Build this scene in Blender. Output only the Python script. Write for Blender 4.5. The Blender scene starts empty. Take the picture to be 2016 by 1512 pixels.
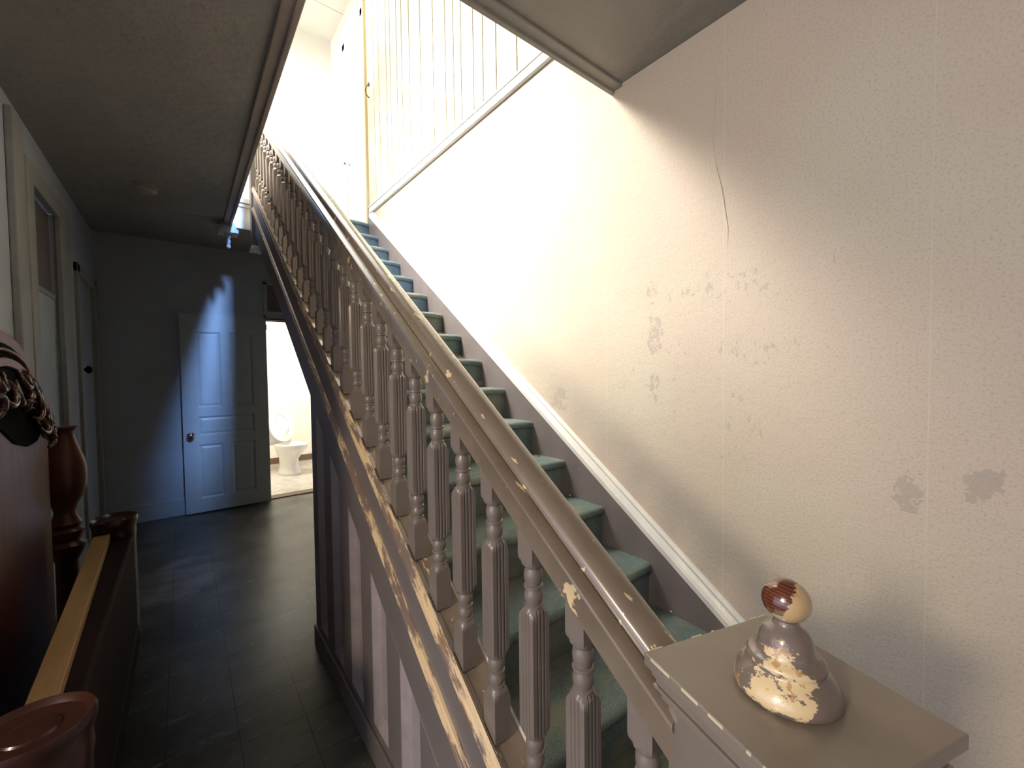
import bpy, math, random
from mathutils import Matrix, Vector
random.seed(4)
H = 1.434                     # eye height: geometry below is written relative to eye level, and lifted by H
C = bpy.context.scene.collection
sc = bpy.context.scene
# ------------------------------------------------------------------ camera
W_, H_, F_ = 2016, 1512, 820.0
Yc = Vector((360-1008, -(738-756), -F_)).normalized()
Hz = Vector((1, .0124, 0))
Zc = Hz.cross(Yc).normalized()
if Zc.y < 0: Zc.negate()
Xc = Yc.cross(Zc)
cam = bpy.data.cameras.new('camera'); cam.sensor_width = 36; cam.lens = F_/W_*36; cam.clip_start = .02
co = bpy.data.objects.new('camera', cam); C.objects.link(co)
co.matrix_world = Matrix.Translation((0, 0, H)) @ Matrix((Xc, Yc, Zc)).to_4x4()
sc.camera = co
# ------------------------------------------------------------------ view, world, lights
sc.view_settings.view_transform = 'Standard'; sc.view_settings.look = 'None'
sc.view_settings.gamma = 1; sc.view_settings.use_curve_mapping = False
sc.view_settings.exposure = 0.12
w = bpy.data.worlds.new('world'); sc.world = w; w.use_nodes = True
w.node_tree.nodes['Background'].inputs[0].default_value = (.66, .76, 1, 1)
w.node_tree.nodes['Background'].inputs[1].default_value = 1.9
def area(name, loc, to, sx, sy, power, col, spread=180):
    l = bpy.data.lights.new(name, 'AREA'); l.shape = 'RECTANGLE'; l.size = sx; l.size_y = sy
    l.energy = power; l.color = col; l.spread = math.radians(spread)
    o = bpy.data.objects.new(name, l); C.objects.link(o)
    loc = Vector(loc); d = Vector(to)-loc
    o.rotation_euler = d.to_track_quat('-Z', 'Y').to_euler(); o.location = loc + Vector((0, 0, H))
    return o
area('side_room_lamp_light', (-2.6, .03, .83), (.6, .5, -.3), .40, .40, 56, (1, .80, .56))
area('side_room_fill_light', (-2.9, .6, .1), (1.6, 1.4, -.3), 1.2, 1.5, 4, (1, .90, .80))  # added low fill from the left, no known window behind it
area('upper_window_light', (-.9, 3.5, 3.8), (1.65, 2.6, .5), 1.3, 1.1, 124, (1, .94, .82), 70)
area('upper_end_fill_light', (-1.5, 4.7, 3.1), (1.65, 5.84, 3.0), 1.0, 1.2, 24, (1, .97, .93), 75)  # added fill to brighten the upper end wall and door
area('upper_overhead_fill_light', (.6, 4.3, 4.25), (.6, 4.0, 0), 1.6, 2.0, 42, (1, .97, .92))  # added overhead fill for broad light upstairs; the ceiling is closed
area('upper_front_window_light', (.75, -.6, 3.1), (.35, 4.6, .8), .35, .6, 24, (.30, .52, 1), 40)
area('bathroom_light', (.8, 6.2, 1.0), (1.1, 6.7, -1.4), .7, .5, 52, (1, .95, .88))
# ------------------------------------------------------------------ materials
def ramp(nt, a, b, lo, hi, src):
    r = nt.nodes.new('ShaderNodeMapRange'); r.inputs[1].default_value = lo; r.inputs[2].default_value = hi
    nt.links.new(src, r.inputs[0])
    m = nt.nodes.new('ShaderNodeMix'); m.data_type = 'RGBA'
    nt.links.new(r.outputs[0], m.inputs[0])
    for i, c in ((6, a), (7, b)):
        if isinstance(c, tuple): m.inputs[i].default_value = (*c, 1)
        else: nt.links.new(c, m.inputs[i])
    return m.outputs[2]
def noise(nt, co_, scale, detail=4, sc3=None, rough=.55):
    if sc3:
        mp = nt.nodes.new('ShaderNodeMapping'); mp.inputs['Scale'].default_value = sc3
        nt.links.new(co_, mp.inputs[0]); co_ = mp.outputs[0]
    n = nt.nodes.new('ShaderNodeTexNoise'); n.inputs['Scale'].default_value = scale
    n.inputs['Detail'].default_value = detail; n.inputs['Roughness'].default_value = rough
    nt.links.new(co_, n.inputs['Vector']); return n.outputs[0]
def mat(name, col, col2=None, scale=6, rough=.5, bump=0, bscale=60, spec=.5, extra=None, metal=0, coat=0, emit=None, dist=.004):
    m = bpy.data.materials.new(name); m.use_nodes = True; nt = m.node_tree
    p = nt.nodes['Principled BSDF']; p.inputs['Roughness'].default_value = rough
    p.inputs['Specular IOR Level'].default_value = spec; p.inputs['Metallic'].default_value = metal
    p.inputs['Coat Weight'].default_value = coat; p.inputs['Coat Roughness'].default_value = .12
    tc = nt.nodes.new('ShaderNodeTexCoord'); co_ = tc.outputs['Object']
    c = ramp(nt, col, col2 or tuple(x*.86 for x in col), .35, .68, noise(nt, co_, scale))
    h = None
    if bump:
        h = noise(nt, co_, bscale, 5)
    if extra: c, h = extra(nt, co_, c, h)
    nt.links.new(c, p.inputs['Base Color'])
    if h is not None:
        b = nt.nodes.new('ShaderNodeBump'); b.inputs['Strength'].default_value = max(bump, .3)
        b.inputs['Distance'].default_value = dist; nt.links.new(h, b.inputs['Height']); nt.links.new(b.outputs[0], p.inputs['Normal'])
    if emit: p.inputs['Emission Color'].default_value = (*emit[0], 1); p.inputs['Emission Strength'].default_value = emit[1]
    return m
def M_(nt, op, a, b=None, c=None):
    n = nt.nodes.new('ShaderNodeMath'); n.operation = op
    for i, v in enumerate((a, b, c)):
        if v is None: continue
        if isinstance(v, (int, float)): n.inputs[i].default_value = v
        else: nt.links.new(v, n.inputs[i])
    return n.outputs[0]
def sep(nt, co_):
    s = nt.nodes.new('ShaderNodeSeparateXYZ'); nt.links.new(co_, s.inputs[0]); return s.outputs
def chips(chipcol, thr=.66, scale=30, sc3=(1, .25, .25), w_=.02):
    def f(nt, co_, c, h):
        n = noise(nt, co_, scale, 6, sc3, .62)
        c = ramp(nt, c, chipcol, thr, thr+w_, n)
        n2 = M_(nt, 'LESS_THAN', n, thr)
        return c, n2
    return f
def wallpaper(nt, co_, c, h):
    x, y, z = sep(nt, co_)
    # broad colour drift, seams, rough old patches and stains
    c = ramp(nt, c, (.60, .56, .46), .5, .8, noise(nt, co_, 1.3, 2))
    fine = noise(nt, co_, 140, 3)
    c = ramp(nt, (.42, .36, .31), c, .18, .5, fine)
    fr = M_(nt, 'FRACT', M_(nt, 'DIVIDE', M_(nt, 'ADD', y, 5.51), .57))
    seam = M_(nt, 'LESS_THAN', fr, .006)
    c = ramp(nt, c, (.62, .56, .47), 0, 1.6, seam)
    scr = noise(nt, co_, 55, 6, (1, 1, .6), .7)
    warp = noise(nt, co_, 24, 4)
    tot = None
    for (yy, zz, ry, rz, th) in ((.229, -.372, .035, .055, .42), (.088, -.318, .04, .05, .36), (1.06, .15, .035, .10, .46),
                                 (1.07, -.07, .03, .07, .46), (1.08, .33, .03, .05, .5), (1.66, -.16, .06, .05, .47), (.80, .32, .18, .05, .56),
                                 (.62, .06, .16, .05, .58), (1.0, -.1, .3, .25, .62), (.72, -.25, .10, .12, .60)):
        d = M_(nt, 'ADD', M_(nt, 'POWER', M_(nt, 'DIVIDE', M_(nt, 'SUBTRACT', y, yy), ry), 2), M_(nt, 'POWER', M_(nt, 'DIVIDE', M_(nt, 'SUBTRACT', z, zz), rz), 2))
        d = M_(nt, 'ADD', d, M_(nt, 'MULTIPLY', M_(nt, 'SUBTRACT', warp, .5), 5.5))
        ins = M_(nt, 'MULTIPLY', M_(nt, 'LESS_THAN', d, 1), M_(nt, 'GREATER_THAN', scr, th))
        tot = ins if tot is None else M_(nt, 'MAXIMUM', tot, ins)
    c = ramp(nt, c, (.38, .34, .30), 0, 1.7, tot)
    rb = M_(nt, 'MULTIPLY', noise(nt, co_, 3.2, 8, (1, 1, 1.3), .75), 2.6)
    hh = M_(nt, 'ADD', rb, M_(nt, 'MULTIPLY', fine, .22))
    hh = M_(nt, 'ADD', hh, M_(nt, 'MULTIPLY', seam, .5))
    hh = M_(nt, 'SUBTRACT', hh, M_(nt, 'MULTIPLY', tot, .25))
    return c, hh
def plaster(nt, co_, c, h):
    r = M_(nt, 'ABSOLUTE', M_(nt, 'SUBTRACT', noise(nt, co_, 5.5, 5, None, .6), .5))
    crack = M_(nt, 'MULTIPLY', M_(nt, 'LESS_THAN', r, .018), M_(nt, 'GREATER_THAN', noise(nt, co_, 2.1, 2), .56))
    return c, M_(nt, 'ADD', M_(nt, 'MULTIPLY', noise(nt, co_, 9, 7), 1.5), M_(nt, 'MULTIPLY', crack, -1.6))
def floor_tiles(nt, co_, c, h):
    x, y, z = sep(nt, co_)
    fx = M_(nt, 'FRACT', M_(nt, 'DIVIDE', M_(nt, 'ADD', x, 4.21), .2286)); fy = M_(nt, 'FRACT', M_(nt, 'DIVIDE', M_(nt, 'ADD', y, 2.0), .2286))
    line = M_(nt, 'MAXIMUM', M_(nt, 'LESS_THAN', fx, .014), M_(nt, 'LESS_THAN', fy, .014))
    c = ramp(nt, c, (.045, .042, .032), .38, .66, noise(nt, co_, 2.2, 5))
    sc_ = noise(nt, co_, 9, 7, (.6, 1.8, 1), .7)
    c = ramp(nt, c, (.24, .25, .25), .58, .74, sc_)
    c = ramp(nt, c, (.35, .34, .31), .735, .745, noise(nt, co_, 38, 3))
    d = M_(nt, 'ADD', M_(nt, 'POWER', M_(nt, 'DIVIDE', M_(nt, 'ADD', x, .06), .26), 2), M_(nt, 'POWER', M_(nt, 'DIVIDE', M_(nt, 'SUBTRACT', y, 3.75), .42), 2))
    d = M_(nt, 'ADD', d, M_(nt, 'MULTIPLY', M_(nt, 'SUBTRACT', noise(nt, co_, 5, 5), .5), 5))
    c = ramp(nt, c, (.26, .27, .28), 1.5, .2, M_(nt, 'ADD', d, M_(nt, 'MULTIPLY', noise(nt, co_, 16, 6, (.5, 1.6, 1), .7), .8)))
    c = ramp(nt, c, (.012, .012, .012), 0, 1.3, line)
    return c, M_(nt, 'ADD', M_(nt, 'MULTIPLY', noise(nt, co_, 14, 5), 1.0), M_(nt, 'MULTIPLY', line, -.4))
def carpet_x(nt, co_, c, h):
    c = ramp(nt, c, (.15, .19, .18), .42, .62, noise(nt, co_, 260, 2))
    c = ramp(nt, c, (.36, .35, .25), .48, .80, noise(nt, co_, 6, 6))
    return c, noise(nt, co_, 420, 3)
def brush(nt, co_, c, h):
    n = noise(nt, co_, 26, 3, (1, 1, .12)); return c, n
def worn(nt, co_, c, h):                      # old moulding: paint worn along the length, bare pine beneath
    n = noise(nt, co_, 34, 6, (1.2, .16, .16), .7)
    x, y, z = sep(nt, co_)
    wear = M_(nt, 'ADD', n, M_(nt, 'MULTIPLY', y, -.075))           # the lower end of the flight is the more worn
    c = ramp(nt, c, (.80, .60, .36), .40, .47, wear)
    return ramp(nt, c, (.30, .17, .09), .62, .66, noise(nt, co_, 90, 3, (1, .05, .05))), n
def grain(c1, c2, s=(14, 1.2, 14)):
    def f(nt, co_, c, h):
        n = noise(nt, co_, 3, 6, s, .6); return ramp(nt, c1, c2, .35, .7, n), n
    return f
def finial_x(nt, co_, c, h):
    x, y, z = sep(nt, co_)
    n = noise(nt, co_, 30, 6, (1, 1, 1.9), .66)
    # where the grey paint has worn off: the neck on the side towards the hall, in brush-like tongues
    side = M_(nt, 'ADD', M_(nt, 'MULTIPLY', x, -.9), M_(nt, 'MULTIPLY', y, -.45))
    m = M_(nt, 'ADD', M_(nt, 'ADD', M_(nt, 'MULTIPLY', side, 24), M_(nt, 'MULTIPLY', M_(nt, 'ABSOLUTE', M_(nt, 'SUBTRACT', z, .052)), -12)), M_(nt, 'MULTIPLY', n, 2.4))
    c = ramp(nt, c, (.80, .62, .36), 1.84, 1.88, m)
    wood = M_(nt, 'MULTIPLY', M_(nt, 'GREATER_THAN', noise(nt, co_, 60, 4), .60), M_(nt, 'GREATER_THAN', m, 1.6))
    c = ramp(nt, c, (.50, .26, .09), 0, 1.4, wood)
    return c, n
def ball_x(nt, co_, c, h):
    x, y, z = sep(nt, co_)
    n = noise(nt, co_, 38, 6, None, .65)
    g = M_(nt, 'ADD', M_(nt, 'ADD', M_(nt, 'MULTIPLY', x, 16), M_(nt, 'MULTIPLY', y, -5)), M_(nt, 'ADD', M_(nt, 'MULTIPLY', M_(nt, 'SUBTRACT', z, .112), -16), n))
    rings = M_(nt, 'GREATER_THAN', M_(nt, 'SINE', M_(nt, 'MULTIPLY', M_(nt, 'ADD', z, M_(nt, 'MULTIPLY', x, .4)), 1500)), .1)
    red = ramp(nt, (.17, .05, .02), (.085, .025, .012), 0, 1, rings)
    c = ramp(nt, red, (.60, .42, .22), .24, .27, g)
    c = ramp(nt, c, (.19, .15, .12), .60, .62, noise(nt, co_, 30, 4))
    return c, n
taupe = (.225, .187, .160)
m_taupe = mat('taupe_paint', taupe, (.19, .158, .137), 12, .32, .12, 40, coat=.25, extra=chips((.75, .62, .45), .735, 34, (1, .5, .5), .01))
m_post = mat('taupe_paint_flat', taupe, (.20, .166, .143), 9, .36, .1, 60, coat=.2)
m_str = mat('dark_taupe_board', (.20, .172, .165), (.18, .155, .15), 5, .38, .12, 14, extra=chips((.6, .5, .4), .80, 30))
m_panel = mat('mauve_panel', (.43, .37, .39), (.36, .31, .33), 14, .45, .25, 20, extra=brush)
m_worn = mat('worn_moulding', (.26, .19, .16), (.22, .16, .14), 20, .35, .5, 60, extra=worn, coat=.2)
m_rail = mat('handrail_paint', (.25, .20, .155), (.20, .155, .115), 9, .26, .15, 90, coat=.5, extra=chips((.80, .62, .36), .635, 60, (1, .3, .3), .01))
m_wallR = mat('wallpaper', (.60, .50, .425), (.57, .49, .40), 2.2, .75, .35, 50, extra=wallpaper)
m_ceil = mat('ceiling_paint', (.30, .28, .25), (.27, .252, .225), 3, .6, .8, 16, extra=plaster, dist=.011)
m_hall = mat('hall_blue_grey', (.50, .55, .62), (.46, .51, .58), 6, .5, .15, 30)
m_leaf = mat('door_paint', (.50, .57, .63), (.47, .54, .60), 8, .42, .06, 60)
m_trimL = mat('old_trim', (.40, .41, .40), (.34, .345, .34), 8, .4, .12, 60)
m_white = mat('white_gloss', (.80, .79, .76), (.74, .73, .70), 9, .22, .12, 40, coat=.5)
m_up = mat('upper_white', (.88, .85, .78), (.86, .82, .74), 2, .5)
m_plank = mat('cream_planks', (.80, .73, .50), (.84, .79, .62), 3, .45, .05, 50)
m_groove = mat('plank_groove', (.045, .028, .018), None, 5, .8)
m_skirt = mat('stair_skirt', (.19, .165, .165), (.165, .142, .145), 6, .35, .1, 20, extra=chips((.75, .72, .68), .77, 20))
m_carpet = mat('teal_carpet', (.24, .31, .30), (.19, .27, .27), 30, .95, 1.0, 420, spec=.05, extra=carpet_x)
m_floor = mat('worn_vinyl', (.17, .17, .145), (.12, .12, .105), 4, .34, .25, 20, extra=floor_tiles)
m_pine = mat('pine', (.60, .38, .18), None, 5, .5, .1, 50, extra=grain((.66, .43, .21), (.50, .30, .13), (10, .8, 10)))
m_cherryp = mat('cherry_post', (.055, .018, .014), (.04, .013, .010), 8, .3, coat=.3)
m_cherry = mat('cherry', (.10, .030, .020), (.075, .022, .016), 8, .38, .0, 10, coat=.15, extra=grain((.135, .038, .024), (.07, .020, .013), (9, 9, 1.2)))
m_cherryd = mat('cherry_dark', (.022, .009, .008), (.015, .006, .006), 8, .75, coat=0, spec=.25)
m_cherrym = mat('cherry_carving', (.085, .035, .026), (.05, .018, .014), 20, .2, coat=.6)
m_cherryl = mat('cherry_highlight', (.24, .14, .115), (.20, .11, .09), 20, .42, coat=.1)
m_chrome = mat('chrome', (.7, .7, .72), None, 5, .15, metal=1)
m_dark = mat('dark_gap_shade', (.01, .01, .012), None, 5, 1, spec=.05)  # near black; also paints the shade on the headboard
m_porc = mat('porcelain', (.88, .87, .84), (.86, .85, .82), 4, .08, coat=.6)
m_bathw = mat('bath_wall', (.86, .82, .70), (.84, .80, .68), 3, .5)
m_bathf = mat('bath_floor', (.60, .56, .50), (.45, .40, .34), 9, .25)
m_brownd = mat('bath_baseboard', (.16, .10, .06), None, 8, .5)
m_plastic = mat('cream_plastic', (.42, .40, .35), None, 5, .4)
m_finial = mat('finial_paint', (.21, .165, .14), (.19, .15, .13), 10, .22, .25, 30, coat=.6, extra=finial_x)
m_ball = mat('finial_ball', (.5, .3, .2), None, 10, .14, .25, 40, coat=.8, extra=ball_x)
# ------------------------------------------------------------------ mesh helpers
class MB:
    def __init__(s): s.v = []; s.f = []; s.m = []; s.mi = 0
    def add(s, vs, fs):
        b = len(s.v); s.v += [tuple(v) for v in vs]; s.f += [tuple(b+i for i in f) for f in fs]; s.m += [s.mi]*len(fs); return s
    def box(s, x0, x1, y0, y1, z0, z1):
        return s.add([(x, y, z) for z in (z0, z1) for y in (y0, y1) for x in (x0, x1)],
                     [(0, 2, 3, 1), (4, 5, 7, 6), (0, 1, 5, 4), (2, 6, 7, 3), (0, 4, 6, 2), (1, 3, 7, 5)])
    def loft(s, rings, cap=True, closed=True):
        n = len(rings[0]); vs = [p for r in rings for p in r]; fs = []
        for i in range(len(rings)-1):
            for j in range(n if closed else n-1):
                k = (j+1) % n
                fs.append((i*n+j, i*n+k, (i+1)*n+k, (i+1)*n+j))
        if cap: fs.append(tuple(reversed(range(n)))); fs.append(tuple((len(rings)-1)*n+j for j in range(n)))
        return s.add(vs, fs)
    def prism_x(s, poly, x0, x1): return s.loft([[(x, a, b) for a, b in poly] for x in (x0, x1)])
    def prism_y(s, poly, y0, y1): return s.loft([[(a, y, b) for a, b in poly] for y in (y0, y1)])
    def prism_z(s, poly, z0, z1): return s.loft([[(a, b, z) for a, b in poly] for z in (z0, z1)])
    def rake(s, sec, y0, y1, n=1):            # section in (x, c): z = RM*y + c
        return s.loft([[(x, y0+(y1-y0)*i/n, RM*(y0+(y1-y0)*i/n)+c) for x, c in sec] for i in range(n+1)])
    def lathe(s, prof, cx=0, cy=0, seg=24, sx=1, sy=1):
        return s.loft([[(cx+r*sx*math.cos(2*math.pi*j/seg), cy+r*sy*math.sin(2*math.pi*j/seg), z) for j in range(seg)] for r, z in prof])
    def tube(s, pts, r, seg=8):
        pts = [Vector(p) for p in pts]; rr = r if isinstance(r, (list, tuple)) else [r]*len(pts); rings = []
        up = Vector((0.123, .2, .97))
        for i, p in enumerate(pts):
            t = (pts[min(i+1, len(pts)-1)]-pts[max(i-1, 0)]).normalized()
            a = t.cross(up).normalized(); b = t.cross(a)
            rings.append([tuple(p+a*rr[i]*math.cos(2*math.pi*j/seg)+b*rr[i]*math.sin(2*math.pi*j/seg)) for j in range(seg)])
        return s.loft(rings)
    def build(s, name, mats, parent=None, smooth=None, bevel=0, seg=2, loc=(0, 0, 0), rz=0, kind=None):
        me = bpy.data.meshes.new(name); me.from_pydata(s.v, [], s.f)
        import bmesh
        bm = bmesh.new(); bm.from_mesh(me); bmesh.ops.recalc_face_normals(bm, faces=bm.faces); bm.to_mesh(me); bm.free()
        if not isinstance(mats, (list, tuple)): mats = [mats]
        for m in mats: me.materials.append(m)
        for p, i in zip(me.polygons, s.m): p.material_index = i
        if smooth is not None:
            me.polygons.foreach_set('use_smooth', [True]*len(me.polygons)); me.set_sharp_from_angle(angle=math.radians(smooth))
        o = bpy.data.objects.new(name, me); C.objects.link(o)
        o.location = loc; o.rotation_euler = (0, 0, rz)
        if parent: o.parent = parent
        else: o.location.z += H
        if bevel:
            b = o.modifiers.new('bevel', 'BEVEL'); b.width = bevel; b.segments = seg; b.limit_method = 'ANGLE'
        if kind: o['kind'] = kind
        return o
def empty(name, loc, rz=0):
    o = bpy.data.objects.new(name, None); C.objects.link(o); o.location = (loc[0], loc[1], loc[2]+H); o.rotation_euler = (0, 0, rz); return o
def tag(o, label, cat, group=None):
    o['label'] = label; o['category'] = cat
    if group: o['group'] = group
    return o
S = 'structure'
RM = .7105
XR, XL, ZF, ZC, YF = 1.65, -.62, -H, 1.336, 5.42
ZU, ZU2, YU = 1.60, 4.33, 5.84
# ------------------------------------------------------------------ the setting
MB().box(-3.2, XR, -2.2, YF+.06, ZF-.1, ZF).build('floor', m_floor, kind=S)
MB().box(-3.2, XR, -2.3, -2.2, ZF, ZC).build('wall_near', m_str, kind=S)
wr = MB().box(XR, XR+.12, -2.2, YU, ZF, 1.72).build('wall_right', m_wallR, kind=S)
t = MB()                                      # wallpaper seam that has lifted off
def onx(px, py, X):
    d = Xc*(px-1008); 
    v = Vector((px-1008, -(py-756), -F_)); r = Vector((v.dot(Xc), v.dot(Yc), v.dot(Zc))); return r*(X/r.x)
def onz(px, py, Z):
    v = Vector((px-1008, -(py-756), -F_)); r = Vector((v.dot(Xc), v.dot(Yc), v.dot(Zc))); return r*(Z/r.z)
pk = [onx(a, b, XR+.001) for a, b in ((1405, 118), (1411, 160), (1409, 200), (1406, 240), (1403, 285), (1411, 330), (1421, 372), (1427, 410), (1433, 450), (1432, 500))]
t.tube(pk, [.0008, .002, .003, .0025, .003, .0025, .0045, .004, .0035, .001])
t.tube([onx(a, b, XR+.001) for a, b in ((1641, 488), (1640, 505), (1644, 528))], [.0008, .003, .0008])
t.build('peeling_seam', m_wallR, wr, 40)
# left wall with a cased opening (recess) and a door beyond
wl = MB().box(XL-.12, XL, 1.15, 3.31, ZF, ZC).box(XL-.12, XL, 3.95, 4.58, ZF, ZC).box(XL-.12, XL, 5.30, YF, ZF, ZC) \
    .box(XL-.12, XL, 3.31, 3.95, 1.04, ZC).box(XL-.12, XL, 4.58, 5.30, .80, ZC).build('wall_left', m_hall, kind=S)
MB().box(XL+.0005, XL+.03, 3.00, 3.17, ZF, 1.27).build('trim_1', m_trimL, bevel=.006, kind=S)
d2 = MB().box(XL+.0005, XL+.03, 3.20, 3.325, ZF, 1.13).box(XL+.0005, XL+.03, 3.935, 4.20, ZF, 1.13).box(XL+.0005, XL+.03, 3.326, 3.934, 1.02, 1.13) \
    .build('door_2', m_trimL, bevel=.005, kind=S)
MB().box(XL-.03, XL-.012, 3.311, 3.949, ZF, .50).build('boarded_panel', m_leaf, d2)
MB().box(XL-.04, XL-.028, 3.311, 3.949, .50, 1.035).build('transom_pane', m_str, d2)
MB().box(XL-.03, XL-.005, 3.311, 3.949, .49, .52).build('transom_bar', m_trimL, d2)
d3 = MB().box(XL-.05, XL+.022, 4.50, 4.59, ZF, .86).box(XL-.05, XL+.022, 5.29, 5.38, ZF, .86).box(XL-.05, XL+.022, 4.50, 5.38, .79, .86) \
    .build('door_3', m_trimL, bevel=.004, kind=S)
MB().box(XL-.05, XL-.012, 4.59, 5.29, ZF+.01, .79).build('door_leaf', m_leaf, d3)
k = MB().lathe([(.004, 0), (.012, .0), (.012, .03), (.028, .04), (.03, .055), (.018, .068), (.002, .07)], seg=16)
ko = k.build('door_knob', m_dark, d3, 40, loc=(XL-.012, 4.66, .05)); ko.rotation_euler = (0, math.pi/2, 0)
# far wall with the bathroom doorway
DX0, DX1, DZ = .75, 1.50, .605
wf = MB().box(XL, DX0, YF, YF+.12, ZF, ZC).box(DX1, XR, YF, YF+.12, ZF, ZC).box(DX0, DX1, YF, YF+.12, DZ, ZC).build('wall_far', m_hall, kind=S)
d1 = MB().box(DX0-.02, DX0, YF-.012, YF+.13, ZF, DZ+.05).box(DX1, DX1+.02, YF-.012, YF+.13, ZF, DZ+.05).box(DX0, DX1, YF-.02, YF+.13, DZ, DZ+.02) \
    .build('door_1', mat('door_jamb', (.20, .13, .08), None, 8, .5), kind=S)
MB().box(DX0-.02, DX1, YF-.015, YF, DZ+.06, DZ+.10).box(DX0-.02, DX0+.02, YF-.015, YF, DZ+.1, 1.03).box(DX0-.02, DX1, YF-.015, YF, 1.0, 1.04).build('transom_frame', m_hall, d1, bevel=.003)
MB().box(DX0+.02, DX1, YF-.006, YF, DZ+.1, 1.0).build('transom_pane', m_str, d1)
MB().box(DX0, DX1, YF-.02, YF+.13, ZF, ZF+.012).build('threshold', m_brownd, d1, bevel=.004)
MB().box(DX0, DX0+.012, YF+.03, YF+.05, .50, .56).build('strike_plate', m_brownd, d1)
MB().box(XL, -.015, YF-.018, YF, ZF, ZF+.17).box(XL, -.015, YF-.022, YF, ZF+.15, ZF+.165).build('baseboard_far', m_leaf, bevel=.003, kind=S)
MB().box(XL, XL+.016, 3.31-.2, 3.2, ZF, ZF+.16).box(XL, XL+.016, 4.2, 4.5, ZF, ZF+.16).box(XL, XL+.016, 1.15, 3.0, ZF, ZF+.16).build('baseboard_left', m_leaf, bevel=.003, kind=S)
# hall ceiling slab with the stair opening
OX, OY0, OY1 = .37, 1.285, 4.55
MB().box(-3.2, OX, -2.2, YF+.12, ZC, ZU-.02).box(OX, XR, -2.2, OY0, ZC, ZU-.02).box(OX, XR, OY1, YF+.12, ZC, ZU-.02).build('ceiling', m_ceil, kind=S)
MB().box(OX-.055, OX+.006, OY0-.06, OY1, ZC-.014, ZC).box(OX-.012, OX+.010, OY0, OY1, ZC-.024, ZC+.01).box(OX+.0, OX+.012, OY0, OY1, ZC, ZU) \
    .build('trim_2', mat('opening_trim', (.33, .27, .23), None, 9, .4), bevel=.004, kind=S)
MB().box(OX-.055, XR, OY0-.055, OY0+.004, ZC-.014, ZC).box(OX, XR, OY0-.012, OY0+.010, ZC-.026, ZC+.01).box(OX, XR, OY0, OY0+.012, ZC, ZU).build('trim_3', m_ceil, bevel=.004, kind=S)
MB().box(OX, .60, OY1-.014, OY1, ZC-.01, ZU-.04).box(OX, .60, OY1-.03, OY1, 1.52, 1.55).box(OX, .60, OY1-.04, OY1, ZU-.045, ZU).build('trim_4', m_white, bevel=.004, kind=S)
# upper storey
MB().box(-3.2, OX, -2.2, YU, ZU-.02, ZU).box(OX, XR, -2.2, OY0, ZU-.02, ZU).box(OX, XR, OY1, YU, ZU-.02, ZU).build('floor_upper', m_carpet, kind=S)
MB().box(-3.2, XR+.1, YU, YU+.1, ZC, ZU2).build('wall_far_upper', m_up, kind=S)
cu = MB().box(-3.2, XR+.1, -2.2, YU, ZU2, ZU2+.08).build('ceiling_upper', m_up, kind=S)
g = MB()
for yy in (5.29, 4.72, 4.15): g.box(-3.2, XR, yy, yy+.008, ZU2-.002, ZU2)
for xx in (.4, -.8): g.box(xx, xx+.006, -2, YU, ZU2-.002, ZU2)
g.build('ceiling_seam', mat('seam_line', (.62, .55, .38), None, 5, .7), cu)
MB().box(-3.3, -3.2, -2.2, YU, ZU, ZU2).build('wall_left_upper', m_up, kind=S)
MB().box(-3.2, XR, -2.3, -2.2, ZU, ZU2).build('wall_near_upper', m_up, kind=S)
# plank wall above the stair: board after board with narrow grooves
ys = [4.575, 4.343, 4.205, 4.01, 3.912, 3.759, 3.648, 3.49, 3.276, 3.054, 2.861, 2.741, 2.635, 2.476, 2.36, 2.211, 2.0, 1.791, 1.6, 1.4, 1.2, .95, .7, .4, .1, -.3, -.7, -1.1, -1.6, -2.2]
wu = MB().box(XR+.006, XR+.12, -2.2, YU, 1.72, ZU2).build('wall_right_upper', m_groove, kind=S)
p = MB()
for a, b in zip(ys, ys[1:]): p.box(XR-.003, XR+.006, b+.006, a-.006, 1.74, ZU2-.01)
p.build('plank_panelling', m_plank, wu, bevel=.0015, seg=1)
MB().box(XR-.001, XR+.008, 4.58, YU, ZU, ZU2).build('plaster_panel', m_up, wu)
p = MB().box(XR-.018, XR+.004, -2.2, 4.53, 1.715, 1.80).box(XR-.024, XR, -2.2, 4.53, 1.778, 1.795).box(XR-.022, XR, -2.2, 4.53, 1.718, 1.728)
p.build('trim_5', m_white, bevel=.003, kind=S)
MB().box(XR-.03, XR, 4.545, 4.585, ZU, ZU2).build('trim_6', mat('oak_edge', (.72, .56, .34), None, 6, .5), bevel=.003, kind=S)
d4 = MB().box(XR-.024, XR, 4.585, 4.665, ZU, 3.95).box(XR-.024, XR, 5.215, 5.30, ZU, 3.95).box(XR-.024, XR, 4.585, 5.30, 3.868, 3.95).build('door_4', m_up, bevel=.004, kind=S)
MB().box(XR-.020, XR-.002, 4.672, 5.206, ZU+.01, 3.858).build('door_leaf', m_up, d4)
MB().box(XR-.0035, XR-.0015, 4.665, 5.215, ZU, 3.868).build('door_gap', m_dark, d4)
ko = MB().lathe([(.004, 0), (.012, .0), (.012, .03), (.028, .04), (.03, .055), (.018, .068), (.002, .07)], seg=16).build('door_knob', m_chrome, d4, 40, loc=(XR-.02, 5.13, 2.48))
ko.rotation_euler = (0, -math.pi/2, 0)
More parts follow.
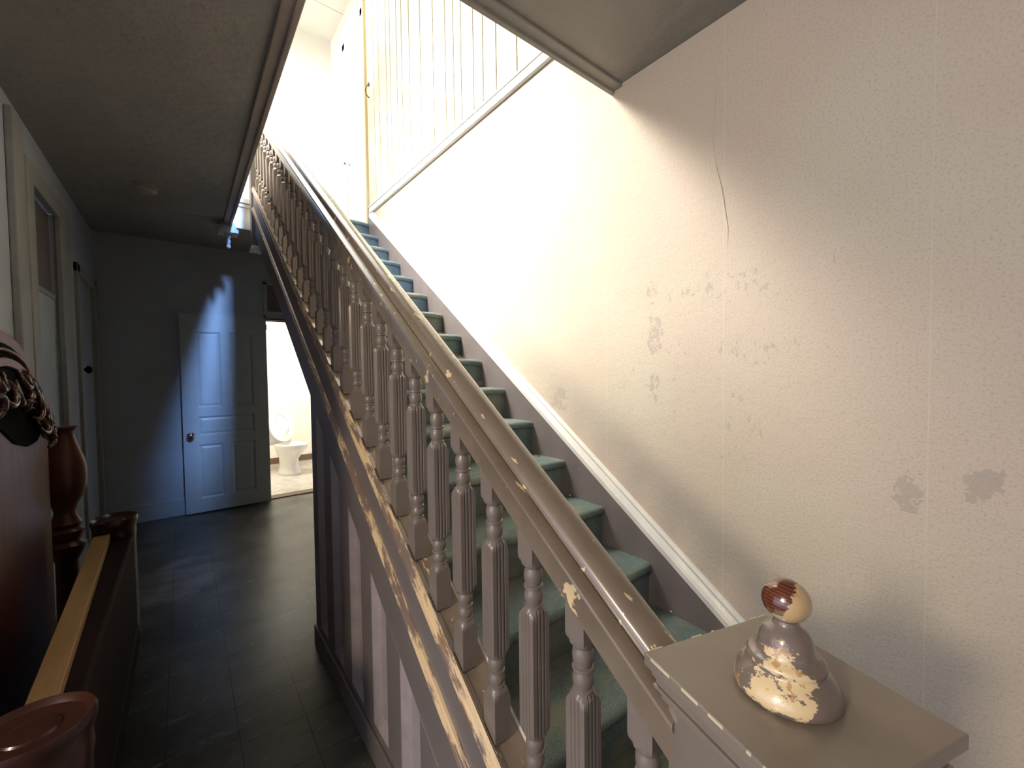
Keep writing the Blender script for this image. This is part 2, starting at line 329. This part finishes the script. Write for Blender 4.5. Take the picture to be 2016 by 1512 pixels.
# ------------------------------------------------------------------ staircase
st = empty('staircase', (1.1, .52, ZF))
tag(st, 'straight flight of stairs in worn teal carpet rising along the beige wall', 'staircase')
RISE, RUN = .1887, .2656
def nose(k): return 1.049+(k-3)*RUN, -.862+(k-3)*RISE
SX0, SX1 = .595, 1.622
def off(v): return (v[0]-1.1, v[1]-.52, v[2]-ZF)
def step(k, z=None):
    Y, Z = nose(k)
    if k == 16: Z = ZU+.012
    zl = nose(k-1)[1] if k > 1 else ZF
    prof = []                                             # y, z from the back of the tread, over the nosing, down the riser
    back = Y+(RUN+.03 if k < 16 else .25)
    for i in range(7): prof.append((back+(Y+.03-back)*i/6, Z))
    for a in range(0, 181, 20):
        r = .021; prof.append((Y+.021-r*math.sin(math.radians(a)), Z-r+r*math.cos(math.radians(a))))
    n = 5
    for i in range(1, n+1): prof.append((Y+.021+.004*i/n, Z-.042+(zl+.002-(Z-.042))*i/n))
    rings = []; N = 26
    for i in range(N+1):
        x = SX0+(SX1-SX0)*i/N; e = min(i, N-i); ins = (.010, .003, 0)[min(e, 2)]
        ring = []
        for q, (y, zz) in enumerate(prof):
            jit = .0022 if 0 < q < len(prof)-2 else 0
            front = 1 if 4 < q < 17 else .4
            ring.append(off((x, y+ins*front+random.uniform(-jit, jit), zz-ins*.7+random.uniform(-jit, jit)*.8)))
        ring += [off((x, back, zl-.02)) if 0 else off((x, back, min(zl, Z-.05)))]
        rings.append(ring)
    o = MB().loft(rings).build('carpeted_step', m_carpet, st, 50)
    return o
for k in range(1, 17): step(k)
def rk(name, sec, m, y0, y1, parent=st, o=(1.1, .52, ZF), bevel=0, smooth=None, n=1, seg=2):
    b = MB().rake(sec, y0, y1, n); b.v = [(x-o[0], y-o[1], z-o[2]) for x, y, z in b.v]
    return b.build(name, m, parent, smooth, bevel, seg)
YB, YT = .325, 4.16
def hall_side(): pass
# wall skirt and its white moulding
b = MB().rake([(1.622, -1.53), (1.65, -1.53), (1.65, -2.05), (1.622, -2.05)], .2, 4.52); b.v = [off(v) for v in b.v]; b.build('wall_skirt_board', m_skirt, st)
rk('skirt_moulding', [(1.65, -1.44), (1.642, -1.442), (1.634, -1.456), (1.636, -1.47), (1.626, -1.488), (1.618, -1.50), (1.619, -1.528), (1.65, -1.532)], m_white, .15, 4.50, bevel=.0015)
# closed outer stringer
rk('outer_stringer', [(.512, -1.39), (.60, -1.39), (.60, -1.791), (.52, -1.791), (.52, -1.575), (.512, -1.57)], m_str, YB, YT)
rk('shoe_rail', [(.512, -1.43), (.512, -1.378), (.516, -1.364), (.523, -1.366), (.525, -1.373), (.534, -1.376), (.598, -1.376), (.603, -1.38), (.603, -1.42)], m_rail, YB, YT, bevel=.001)
rk('worn_edge_moulding', [(.5125, -1.408), (.505, -1.407), (.500, -1.400), (.502, -1.384), (.507, -1.380), (.508, -1.370), (.5165, -1.363), (.5125, -1.38)], m_worn, YB, YT, bevel=.0008)
rk('string_moulding', [(.512, -1.535), (.503, -1.538), (.504, -1.548), (.498, -1.551), (.494, -1.562), (.499, -1.575), (.52, -1.582)], m_worn, YB, YT, bevel=.0008)
rk('shoe_edge_strip', [(.598, -1.377), (.604, -1.374), (.606, -1.40), (.600, -1.40)], m_white, YB, YT)
rk('sloping_soffit', [(.60, -1.76), (XR, -1.76), (XR, -1.79), (.60, -1.79)], m_str, 2.37, 4.55)
# panelled wall below the stringer: stiles, slanted head, plinth and recessed panels
YE = 2.362
starts = [2.272-.2525*i for i in range(11)]
pw = .142; cT = -1.808; zB = -1.305
fr = MB(); X0, X1 = .52, .545
def rk_quad(bm, ya, yb, z0, ctop):
    bm.loft([[(X0, ya, z0), (X0, yb, z0), (X0, yb, RM*yb+ctop), (X0, ya, RM*ya+ctop)], [(X1, ya, z0), (X1, yb, z0), (X1, yb, RM*yb+ctop), (X1, ya, RM*ya+ctop)]])
edges = []; cur = YE
pan = []
for s_ in starts:
    if RM*(s_-pw)+cT < zB+.03: break
    rk_quad(fr, s_, cur, zB, cT); cur = s_-pw; pan.append((s_-pw, s_))
rk_quad(fr, YB+.02, cur, zB, cT) if RM*(YB)+cT > zB else None
fr.box(X0, X1, YB, YE, ZF, zB)
fr.rake([(X0, cT), (X1, cT), (X1, cT-.03+.03-.0), (X1, -1.79), (X0, -1.79)], YB, YE)
fr.v = [off(v) for v in fr.v]; fr.build('panel_framing', m_str, st, bevel=.0015, seg=1)
for ya, yb in pan:
    q = MB(); D = .024
    za, zb2 = RM*ya+cT, RM*yb+cT
    outer = [(X0+.002, ya, zB), (X0+.002, yb, zB), (X0+.002, yb, zb2), (X0+.002, ya, za)]
    i = .032
    inner = [(X0+D, ya+i, zB+i), (X0+D, yb-i, zB+i), (X0+D, yb-i, zb2-i*1.1), (X0+D, ya+i, za-i*.15)]
    q.loft([outer, inner], cap=False); q.add(inner, [(0, 1, 2, 3)]); q.v = [off(v) for v in q.v]
    q.build('recessed_panel', m_panel, st)
b = MB().box(X1, XR, YE-.06, YE-.001, ZF, RM*YE-1.80); b.v = [off(v) for v in b.v]; b.build('under_stair_end_wall', m_str, st)
b = MB().box(.508, .52, YB, YE+.004, ZF, ZF+.10); b.v = [off(v) for v in b.v]; b.build('plinth_board', m_str, st, bevel=.003)
# ------------------------------------------------------------------ railing
rl = empty('stair_railing', (.55, .36, ZF))
tag(rl, 'brown painted stair handrail with a row of turned fluted balusters', 'railing')
RO = (.55, .36, ZF)
sec = [(.512, -.762), (.511, -.712), (.505, -.702), (.506, -.696), (.516, -.690), (.530, -.690), (.532, -.694), (.533, -.684)]
for a in range(150, 29, -12): sec.append((.566+.034*math.cos(math.radians(a))*1.05, -.692+.030*math.sin(math.radians(a))*1.1))
sec += [(.602, -.690), (.603, -.715), (.596, -.724), (.590, -.762)]
rk('handrail', sec, m_rail, .30, 4.16, rl, RO, smooth=38, n=40)
BX = .547
def fluted(s, depth, fl=True):
    h = s/2; pts = []
    side = [(-h, -h), (-h*.52, -h), (-h*.42, -h+depth), (-h*.32, -h), (-h*.10, -h), (0, -h+depth), (h*.10, -h), (h*.32, -h), (h*.42, -h+depth), (h*.52, -h)]
    for r in range(4):
        a = r*math.pi/2
        for x, y in side:
            pts.append((x*math.cos(a)-y*math.sin(a), x*math.sin(a)+y*math.cos(a)))
    return pts
def baluster_mesh():
    b = MB(); s = .044; c0 = 0
    def blk(z0, z1, s, d, t0, t1, st_=None):
        full = fluted(s, d)
        def rd(k_, rr):                                   # pulled towards a circle: the shoulder cut
            out = []
            for x, y in full:
                r = math.hypot(x, y); f = rr/r if r > rr else 1
                out.append((x*(1-k_)+x*f*k_, y*(1-k_)+y*f*k_))
            return out
        rings = []
        if t0: rings += [[(x, y, z0-.007) for x, y in rd(1, .0175)], [(x, y, z0+.001) for x, y in rd(1, .024)], [(x, y, z0+.010) for x, y in rd(.25, .026)]]
        rings += [[(x, y, z0+(.016 if t0 else 0)) for x, y in full], [(x, y, z1-(.016 if t1 else 0)) for x, y in full]]
        if t1: rings += [[(x, y, z1-.010) for x, y in rd(.25, .026)], [(x, y, z1-.001) for x, y in rd(1, .024)], [(x, y, z1+.007) for x, y in rd(1, .0175)]]
        b.loft(rings)
    # top block is cut along the slope of the rail
    zt = -.752; h = s/2
    blk(-.838, -.775, s, .0001, True, False)
    b.add([(-h, -h, -.776), (h, -h, -.776), (h, h, -.776), (-h, h, -.776), (-h, -h, zt-h*RM), (h, -h, zt-h*RM), (h, h, zt+h*RM), (-h, h, zt+h*RM)],
          [(0, 1, 5, 4), (1, 2, 6, 5), (2, 3, 7, 6), (3, 0, 4, 7), (4, 5, 6, 7), (0, 3, 2, 1)])
    def turn(z1, z0):
        L = z1-z0
        pr = [(.015, 0), (.0175, .02), (.0175, .07), (.0155, .09), (.0155, .11), (.0185, .17), (.0195, .27), (.0185, .38), (.0155, .45), (.0155, .465), (.0195, .485), (.020, .51), (.0195, .535),
              (.0155, .555), (.0155, .57), (.0175, .62), (.0195, .70), (.0185, .80), (.0155, .88), (.0185, .905), (.0185, .95), (.015, 1)]
        b.lathe([(r, z1-L*t_) for r, t_ in pr], seg=18)
    turn(-.836, -.930); blk(-1.190, -.932, s, .0028, True, True); turn(-1.188, -1.268)
    blk(-1.385, -1.272, s, .0001, False, True)
    return b
first = None
nb = 29
y_first = .365
for i in range(nb):
    y = y_first+.1328*i
    if y > 4.10: break
    loc = (BX-RO[0], y-RO[1], RM*y-RO[2])
    if first is None: first = baluster_mesh().build('baluster', m_post, rl, 32, loc=loc)
    else:
        c = first.copy(); c.location = loc; c.parent = rl; C.objects.link(c)
# newel at the foot, turned a little out of line with the flight
NA = math.radians(-17.3); NC = (.579, .190)
nw = empty('newel_post', (NC[0], NC[1], ZF), NA)
tag(nw, 'square taupe newel post with flat chipped cap and worn ball finial at stair foot', 'newel post')
NZ = -ZF
MB().box(-.0975, .0975, -.0975, .0975, 0, NZ-.46).build('shaft', m_post, nw, bevel=.003)
capz = NZ-.40
q = MB()
for hw, z0, z1 in ((.120, -.018, 0), (.113, -.030, -.018), (.109, -.040, -.030), (.112, -.046, -.040), (.104, -.060, -.046)):
    q.box(-hw, hw, -hw, hw, capz+z0, capz+z1)
cp = q.build('cap', mat('cap_paint', (.255, .215, .175), (.22, .18, .15), 8, .30, .25, 26, coat=.3, extra=chips((.82, .74, .60), .745, 24, None, .01)), nw, bevel=.0022)
random.seed(9)                                     # bare wood where the cap's edges are chipped
m_chip = mat('bare_chip', (.70, .60, .46), None, 8, .6)
for ax in range(2):
    t_ = -.118
    while t_ < .118:
        L = random.uniform(.003, .018); wv = random.uniform(.0, .0010)
        if random.random() < (.5, .2)[ax]:
            e = MB()
            if ax == 0: e.box(-.1203, -.1185+wv, t_, min(t_+L, .119), capz-.003, capz+.0004)
            else: e.box(t_, min(t_+L, .119), .1185-wv*.6, .1203, capz-.003, capz+.0004)
            e.build('edge_chip', m_chip, nw)
        t_ += L
fin = MB().lathe([(r*.83, z*.87) for r, z in [(.001, 0), (.066, 0), (.0700, .004), (.0708, .010), (.0690, .017), (.0640, .025), (.0560, .034), (.0500, .0385), (.0490, .041), (.0515, .044), (.0510, .049), (.0470, .053), (.0405, .055), (.0375, .061),
                  (.0362, .068), (.0345, .076), (.0310, .084), (.0260, .090), (.0195, .094), (.0165, .098), (.0160, .102), (.010, .103)]], seg=56)
fo = fin.build('finial', m_finial, nw, 60, loc=(0, 0, capz))
prof = [(max(.0005, .0268*math.sin(a)), .1120-.0255*math.cos(a)) for a in [math.pi*i/24 for i in range(25)]]
bo = MB().lathe(prof, seg=40).build('ball', m_ball, fo, 60)
# upper newel and the two drops
un = empty('upper_newel_post', (.547, 4.215, 1.06))
tag(un, 'pale newel post at the head of the stairs, small square cap at its foot', 'newel post')
MB().box(-.05, .05, -.05, .05, .03, 1.75).box(-.056, .056, -.056, .056, 1.75, 1.79).build('shaft', m_str, un, bevel=.004)
MB().box(-.066, .066, -.066, .066, -.005, .02).box(-.058, .058, -.058, .058, .02, .035).build('drop_cap', m_white, un, bevel=.003)
dp = empty('newel_drop', (.352, 4.50, 1.12))
tag(dp, 'dark square newel drop with turned knob hanging under the ceiling opening', 'newel drop')
MB().box(-.075, .075, -.075, .075, .125, .16).box(-.062, .062, -.062, .062, .16, .19).box(-.05, .05, -.05, .05, .19, .216).build('drop_cap', m_leaf, dp, bevel=.003)
MB().lathe([(.002, 0), (.013, .003), (.019, .014), (.019, .024), (.013, .034), (.010, .038), (.015, .044), (.019, .056), (.019, .070), (.013, .084), (.012, .09), (.024, .10), (.026, .115), (.03, .126)], seg=20).build('turned_knob', m_leaf, dp, 50)
# ------------------------------------------------------------------ bathroom
MB().box(.2, 2.3, YF+.12, 7.55, ZF-.05, ZF+.004).build('floor_bathroom', m_bathf, kind=S)
MB().box(.2, 2.3, 7.50, 7.6, ZF, ZC-.2).build('wall_bathroom_far', m_bathw, kind=S)
MB().box(.2, .3, YF+.12, 7.5, ZF, ZC-.2).build('wall_bathroom_left', m_bathw, kind=S)
MB().box(2.2, 2.3, YF+.12, 7.5, ZF, ZC-.2).build('wall_bathroom_right', m_bathw, kind=S)
MB().box(.2, 2.3, YF+.12, 7.6, ZC-.2, ZC-.1).build('ceiling_bathroom', m_bathw, kind=S)
MB().box(.3, 2.2, 7.485, 7.5, ZF, ZF+.10).build('baseboard_bathroom', m_brownd, kind=S)
tl = empty('toilet', (1.175, 6.62, ZF+.004), math.radians(26))
tag(tl, 'white toilet with raised seat and lid in the bright bathroom', 'toilet')
def ell(cx, cy, rx, ry, z, n=32, egg=0): return [(cx+rx*math.cos(t)*(1+egg*math.sin(t)), cy+ry*math.sin(t), z) for t in [2*math.pi*j/n for j in range(n)]]
MB().loft([ell(0, .03, .125, .20, 0), ell(0, .03, .13, .205, .02), ell(0, .03, .112, .185, .05), ell(0, .04, .098, .16, .14), ell(0, .04, .10, .165, .22), ell(0, .02, .13, .20, .29), ell(0, -.01, .172, .235, .35),
           ell(0, -.02, .188, .25, .40), ell(0, -.02, .190, .252, .43), ell(0, -.02, .15, .21, .432), ell(0, -.02, .135, .19, .40), ell(0, .0, .08, .12, .33)]).build('bowl', m_porc, tl, 50)
MB().loft([[(x, y, z) for x, y in ((-.21, .25), (.21, .25), (.20, .43), (-.20, .43))] for z in (.40, .76)]).build('tank', m_porc, tl, bevel=.02, seg=3)
MB().box(-.225, .225, .235, .44, .76, .795).build('tank_lid', m_porc, tl, bevel=.012, seg=3)
def upright(cy, outer, inner, th):
    b = MB(); n = 36
    def rg(rx, rz, y): return [(rx*math.cos(t), y+.06*math.sin(t), .445+.235+rz*math.sin(t)) for t in [2*math.pi*j/n for j in range(n)]]
    if inner: b.loft([rg(*inner, cy), rg(*outer, cy), rg(*outer, cy+th), rg(*inner, cy+th), rg(*inner, cy)], cap=False)
    else: b.loft([rg(outer[0]*.95, outer[1]*.95, cy-.003), rg(*outer, cy), rg(*outer, cy+th)])
    return b
upright(.165, (.185, .225), (.115, .150), .02).build('seat', m_porc, tl, 50)
upright(.19, (.180, .220), None, .016).build('lid', m_porc, tl, 50)
MB().tube([(-.17, .38, .42), (-.19, .36, .30), (-.15, .35, .22), (-.20, .40, .16)], .008).build('supply_hose', m_chrome, tl, 50)
# bathroom door leaf, folded back flat against the far wall
dl = empty('open_door', (.735, YF-.075, ZF+.015))
tag(dl, 'blue-grey panelled door folded back flat against the far wall', 'door')
b = MB()
LW, LH = .750, 2.04
def pl(x0, x1, z0, z1): return (x0, x1, z0, z1)
holes = [(.13, .345, .14, .70), (.415, .63, .14, .70), (.13, .63, .79, .99), (.13, .345, 1.08, 1.86), (.415, .63, 1.08, 1.86)]
xs = sorted({0, LW} | {h for r in holes for h in r[:2]}); zs = sorted({0, LH} | {h for r in holes for h in r[2:]})
for a, b2 in zip(xs, xs[1:]):
    for c_, d_ in zip(zs, zs[1:]):
        mx, mz = (a+b2)/2, (c_+d_)/2
        if not any(r[0] < mx < r[1] and r[2] < mz < r[3] for r in holes):
            b.box(-b2, -a, -.016, .018, c_, d_)
b.build('frame', m_leaf, dl)
for r in holes:
    x0, x1, z0, z1 = r; i = .02
    o_ = [(-x1, -.016, z0), (-x0, -.016, z0), (-x0, -.016, z1), (-x1, -.016, z1)]
    n_ = [(-x1+i, -.003, z0+i), (-x0-i, -.003, z0+i), (-x0-i, -.003, z1-i), (-x1+i, -.003, z1-i)]
    i2 = i+.022; m_i = [(-x1+i2, -.011, z0+i2), (-x0-i2, -.011, z0+i2), (-x0-i2, -.011, z1-i2), (-x1+i2, -.011, z1-i2)]
    q = MB().loft([o_, n_, m_i], cap=False); q.add(m_i, [(0, 1, 2, 3)]); q.build('raised_panel', m_leaf, dl)
ko = MB().lathe([(.032, 0), (.034, .004), (.014, .008), (.011, .03), (.022, .036), (.030, .046), (.030, .058), (.020, .068), (.002, .070)], seg=24).build('door_knob', m_chrome, dl, 40, loc=(-.690, -.016, .80))
ko.rotation_euler = (math.pi/2, 0, 0)
# ------------------------------------------------------------------ smoke detector, hook
sd = empty('smoke_detector', (-.164, 3.95, ZC-.040))
tag(sd, 'round cream smoke detector on the dark hall ceiling', 'smoke detector')
MB().lathe([(.055, .030), (.064, .034), (.066, .040), (.02, .040)], seg=32).build('base_plate', m_plastic, sd, 40)
MB().lathe([(.002, 0), (.035, .0), (.052, .004), (.060, .014), (.060, .020), (.052, .024), (.052, .034)], seg=32).build('cover', m_plastic, sd, 40)
hk = MB().tube([(XR-.004, 4.478, 3.06), (XR-.03, 4.478, 3.04), (XR-.045, 4.478, 2.99), (XR-.035, 4.478, 2.945), (XR-.004, 4.478, 2.925)], .006)
hk.lathe([(.012, 3.05), (.014, 3.065), (.010, 3.08)], XR-.008, 4.478, 12)
tag(hk.build('door_pull', m_brownd, None, 50), 'small curved metal pull fixed to the cream plank wall upstairs', 'pull handle')
# ------------------------------------------------------------------ litter on the steps
def on_step(px, py, k):
    z = nose(k)[1]; p_ = onz(px, py, z); return (p_.x, p_.y, z)
def flake(px, py, k, s, lab, rot=0.0):
    x, y, z = on_step(px, py, k); b = MB(); n = 7
    top = []; rr = [s*random.uniform(.6, 1.1) for _ in range(n)]
    lo = [(rr[j]*math.cos(2*math.pi*j/n), .5*rr[j]*math.sin(2*math.pi*j/n), .003) for j in range(n)]
    hi = [(a*.85, b_*.85, .006+random.uniform(0, .004)) for a, b_, c_ in lo]
    b.loft([lo, hi]); o = b.build('paint_flake', mat('flake', (.8, .78, .72), None, 20, .5) if 'flake' not in bpy.data.materials else bpy.data.materials['flake'], None, None, loc=(x, y, z), rz=rot)
    tag(o, lab, 'paint flake', 'white flakes littering the stair carpet')
flake(1310, 1196, 2, .007, 'tiny white paint flake on the second lowest tread, left of the larger one', .4)
flake(1325, 1206, 2, .013, 'largest white paint flake, on the second lowest tread near the newel cap', 2.2)
flake(1207, 1069, 3, .010, 'white paint flake at the back of the third tread from the bottom', .2)
flake(1090, 973, 4, .012, 'white paint flake beside the handrail on the fourth tread', .1)
flake(1122, 977, 4, .009, 'small white flake behind the dark hair tie on the fourth tread', 1.0)
flake(1027, 815, 6, .013, 'white flake at the middle of a tread halfway up the stairs', .1)
flake(973, 816, 6, .012, 'narrow white flake next to the handrail halfway up the stairs', .3)
x, y, z = on_step(1108, 985, 4)
tag(MB().tube([(.017*math.cos(a), .010*math.sin(a), .005) for a in [2*math.pi*j/20 for j in range(20)]], .0022).build('hair_tie', m_dark, None, 50, loc=(x, y, z)), 'thin black hair tie lying on the fourth tread', 'hair tie')
x, y, z = on_step(1058, 900, 5)
tag(MB().tube([(0, 0, .005), (.01, .003, .006), (.02, 0, .005)], .003).build('wood_splinter', m_brownd, None, 50, loc=(x, y, z)), 'small dark splinter lying on the fifth tread from the bottom', 'splinter')
x, y, z = onz(1094, 1312, nose(1)[1]); z = nose(1)[1]
lt = MB().loft([[(a, b_, zz) for a, b_ in ((-.026, -.008), (.018, -.010), (.026, 0), (.018, .010), (-.026, .008))] for zz in (.002, .009)])
lo_ = lt.build('wrapper', m_chrome, None, None, .002, loc=(x, y, z), rz=.5)
tag(lo_, 'small silvery grey scrap on the lowest visible tread behind the balusters', 'wrapper')
# ------------------------------------------------------------------ bed parts leaning along the left wall
HX = -.47
hb = empty('headboard', (HX, 2.1, ZF))
tag(hb, 'tall arched cherry headboard with carved crest standing along the left wall', 'headboard')
YCN = 2.13
half = [(0, .162), (.07, .158), (.15, .148), (.255, .121), (.346, .066), (.415, .003), (.485, -.022), (.541, -.05), (.609, -.111), (.70, -.146), (.705, -.17), (.66, -.20), (.63, -.24)]
out = [(YCN+a, b) for a, b in half] + [(YCN+.62, ZF+.25)] + [(YCN-.62, ZF+.25)] + [(YCN-a, b) for a, b in reversed(half[1:])]
def loc_hb(v): return (v[0]-HX, v[1]-2.1, v[2]-ZF)
b = MB().prism_x(out, HX-.05, HX-.015); b.v = [loc_hb(v) for v in b.v]; b.build('back_panel', m_cherry, hb, bevel=.004)
def band(off_, wd, x0, x1, name, m, r0=0, r1=13):
    pts = [(a, b_-off_*(1 if i_ < 5 else 1)) for i_, (a, b_) in enumerate(half[r0:r1])]
    pts = [(a*(1-off_*1.15), b_) for a, b_ in pts]
    full = [(YCN-a, b_) for a, b_ in reversed(pts[1:])]+[(YCN+a, b_) for a, b_ in pts]
    q = MB(); rings = []
    for i_, (yy, zz) in enumerate(full):
        a_ = Vector(full[max(0, i_-1)]); c_ = Vector(full[min(len(full)-1, i_+1)]); t2 = (c_-a_).normalized(); n2 = Vector((-t2.y, t2.x))
        if n2.y < 0 and abs(n2.y) > .3: n2.negate()
        p1 = Vector((yy, zz)); p2 = p1-n2*wd
        rings.append([loc_hb((x0, p1.x, p1.y)), loc_hb((x1, p1.x, p1.y)), loc_hb((x1, p2.x, p2.y)), loc_hb((x0, p2.x, p2.y))])
    q.loft(rings); return q.build(name, m, hb, 30, bevel=.003)
band(.0, .043, HX-.02, HX-.008, 'arch_border', m_cherryl, 0, 12)
band(.045, .016, HX-.02, HX-.004, 'arch_shadow_band', m_dark, 0, 11)  # black bands paint the shadows between the arch mouldings
band(.063, .010, HX-.02, HX+.008, 'arch_moulding', m_cherryl, 0, 10)
band(.076, .016, HX-.02, HX-.002, 'arch_shadow_band', m_dark, 0, 10)
band(.096, .030, HX-.02, HX+.012, 'arch_moulding', m_cherryl, 0, 9)
band(.130, .050, HX-.02, HX+.002, 'arch_shadow_band', m_dark, 0, 8)
# carved acanthus crest: curling leaves either side of the centre
cv = MB()
def curl(y0, z0, R, turns, r0, sgn=1, a0=0, x=HX+.02):
    pts = []; rr = []
    N = 22
    for i_ in range(N+1):
        f = i_/N; a = a0+sgn*turns*2*math.pi*f; q = R*(1-.85*f)
        pts.append(loc_hb((x+.012*math.sin(f*6), y0+q*math.cos(a), z0+q*math.sin(a)))); rr.append(r0*(.45+.7*math.sin(math.pi*min(1, f*1.1+.05))))
    cv.tube(pts, rr, 8)
for s_ in (1, -1):
    for (dy, dz, R, tn, r0, a0) in ((.33, -.10, .055, 1.2, .010, 1.5), (.24, -.02, .05, 1.1, .010, 2.4), (.43, -.19, .050, 1.2, .011, 1.2), (.49, -.25, .036, 1.2, .009, .3), (.36, -.19, .045, 1.0, .011, 3.4),
                                (.14, .0, .05, 1.1, .011, 2.8), (.27, -.12, .045, .9, .010, 4.0), (.17, -.10, .05, 1.0, .011, .5), (.06, -.06, .05, 1.1, .011, 1.9), (.44, -.255, .04, .8, .010, 4.6), (.40, -.14, .03, .7, .009, 2.0)):
        curl(YCN+s_*dy, dz, R, tn, r0, s_, a0 if s_ > 0 else math.pi-a0)
cv.build('carved_crest', m_cherrym, hb, 60)
q = MB().prism_x([(YCN-.48, -.20), (YCN-.3, -.255), (YCN, -.17), (YCN+.15, -.24), (YCN+.3, -.27), (YCN+.42, -.265), (YCN+.50, -.235), (YCN+.42, -.08), (YCN+.25, .03), (YCN, .08), (YCN-.25, .03), (YCN-.45, -.08)], HX-.02, HX-.008)
q.v = [loc_hb(v) for v in q.v]; q.build('crest_shade', m_dark, hb)  # flat black sheet painting the shade behind and below the carving
for s_ in (1, -1):
    py = YCN+s_*.80; pr = [(.03, -1.434), (.045, -1.42), (.055, -1.30), (.05, -1.0), (.05, -.90), (.085, -.845), (.088, -.82), (.06, -.80), (.075, -.775), (.082, -.75), (.060, -.735), (.072, -.715), (.060, -.695), (.050, -.675), (.046, -.655), (.058, -.62), (.082, -.585), (.098, -.54), (.104, -.49),
                           (.101, -.44), (.092, -.40), (.077, -.36), (.062, -.32), (.054, -.29), (.052, -.27), (.070, -.252), (.072, -.245), (.03, -.242)]
    q = MB().lathe([(r*.82, z) for r, z in pr], HX, py, 32); q.v = [loc_hb(v) for v in q.v]; q.build('vase_post', m_cherry, hb, 50)
# footboard, nearer the hall, with round-topped posts
FXc = -.268
fb = empty('footboard', (FXc, 2.02, ZF))
tag(fb, 'low dark cherry footboard with two round-topped posts standing beside the headboard', 'footboard')
def lf(v): return (v[0]-FXc, v[1]-2.02, v[2]-ZF)
q = MB().box(-.33, -.215, 1.30, 2.78, -1.32, -.79); q.v = [lf(v) for v in q.v]; q.build('panel', m_cherryd, fb, bevel=.01)
q = MB().box(-.335, -.208, 1.30, 2.78, -1.34, -1.24); q.v = [lf(v) for v in q.v]; q.build('cross_moulding', m_cherryd, fb, bevel=.012, seg=3)
def fpost(cx, cy, ax, ay):
    q = MB()
    pr = [(.4, ZF), (.5, ZF+.01), (.62, ZF+.04), (.5, ZF+.09), (.86, ZF+.12), (.9, -1.2), (.88, -.82), (.92, -.79), (.9, -.765), (.92, -.745), (.99, -.722), (1.0, -.708), (.96, -.700), (.88, -.706), (.82, -.712), (.45, -.714), (.42, -.710), (.25, -.708), (.05, -.709)]
    n = 40
    rings = []
    for r, z in pr:
        ring = []
        for j in range(n):
            t = 2*math.pi*j/n; e_ = .75 if z < -.75 else 1.0
            cxx = math.copysign(abs(math.cos(t))**e_, math.cos(t)); syy = math.copysign(abs(math.sin(t))**e_, math.sin(t))
            ring.append(lf((cx+ax*r*cxx, cy+ay*r*syy, z)))
        rings.append(ring)
    q.loft(rings); q.build('post', m_cherryp, fb, 40)
fpost(-.262, 1.245, .098, .090); fpost(-.286, 2.82, .088, .105)
# pine batten lying on the footboard between the posts
q = MB()
sx = [(-.350, -.282, 2.72), (-.304, -.240, 1.335)]
q.loft([[(a, yy, -.789), (b_-.012, yy, -.789), (b_-.010, yy, -.750), (a, yy, -.750)] for a, b_, yy in sx])
tag(q.build('pine_batten', m_pine, None, None, .002), 'bare pine batten lying along the top of the dark footboard', 'wooden batten')
for s_ in ():
    pass
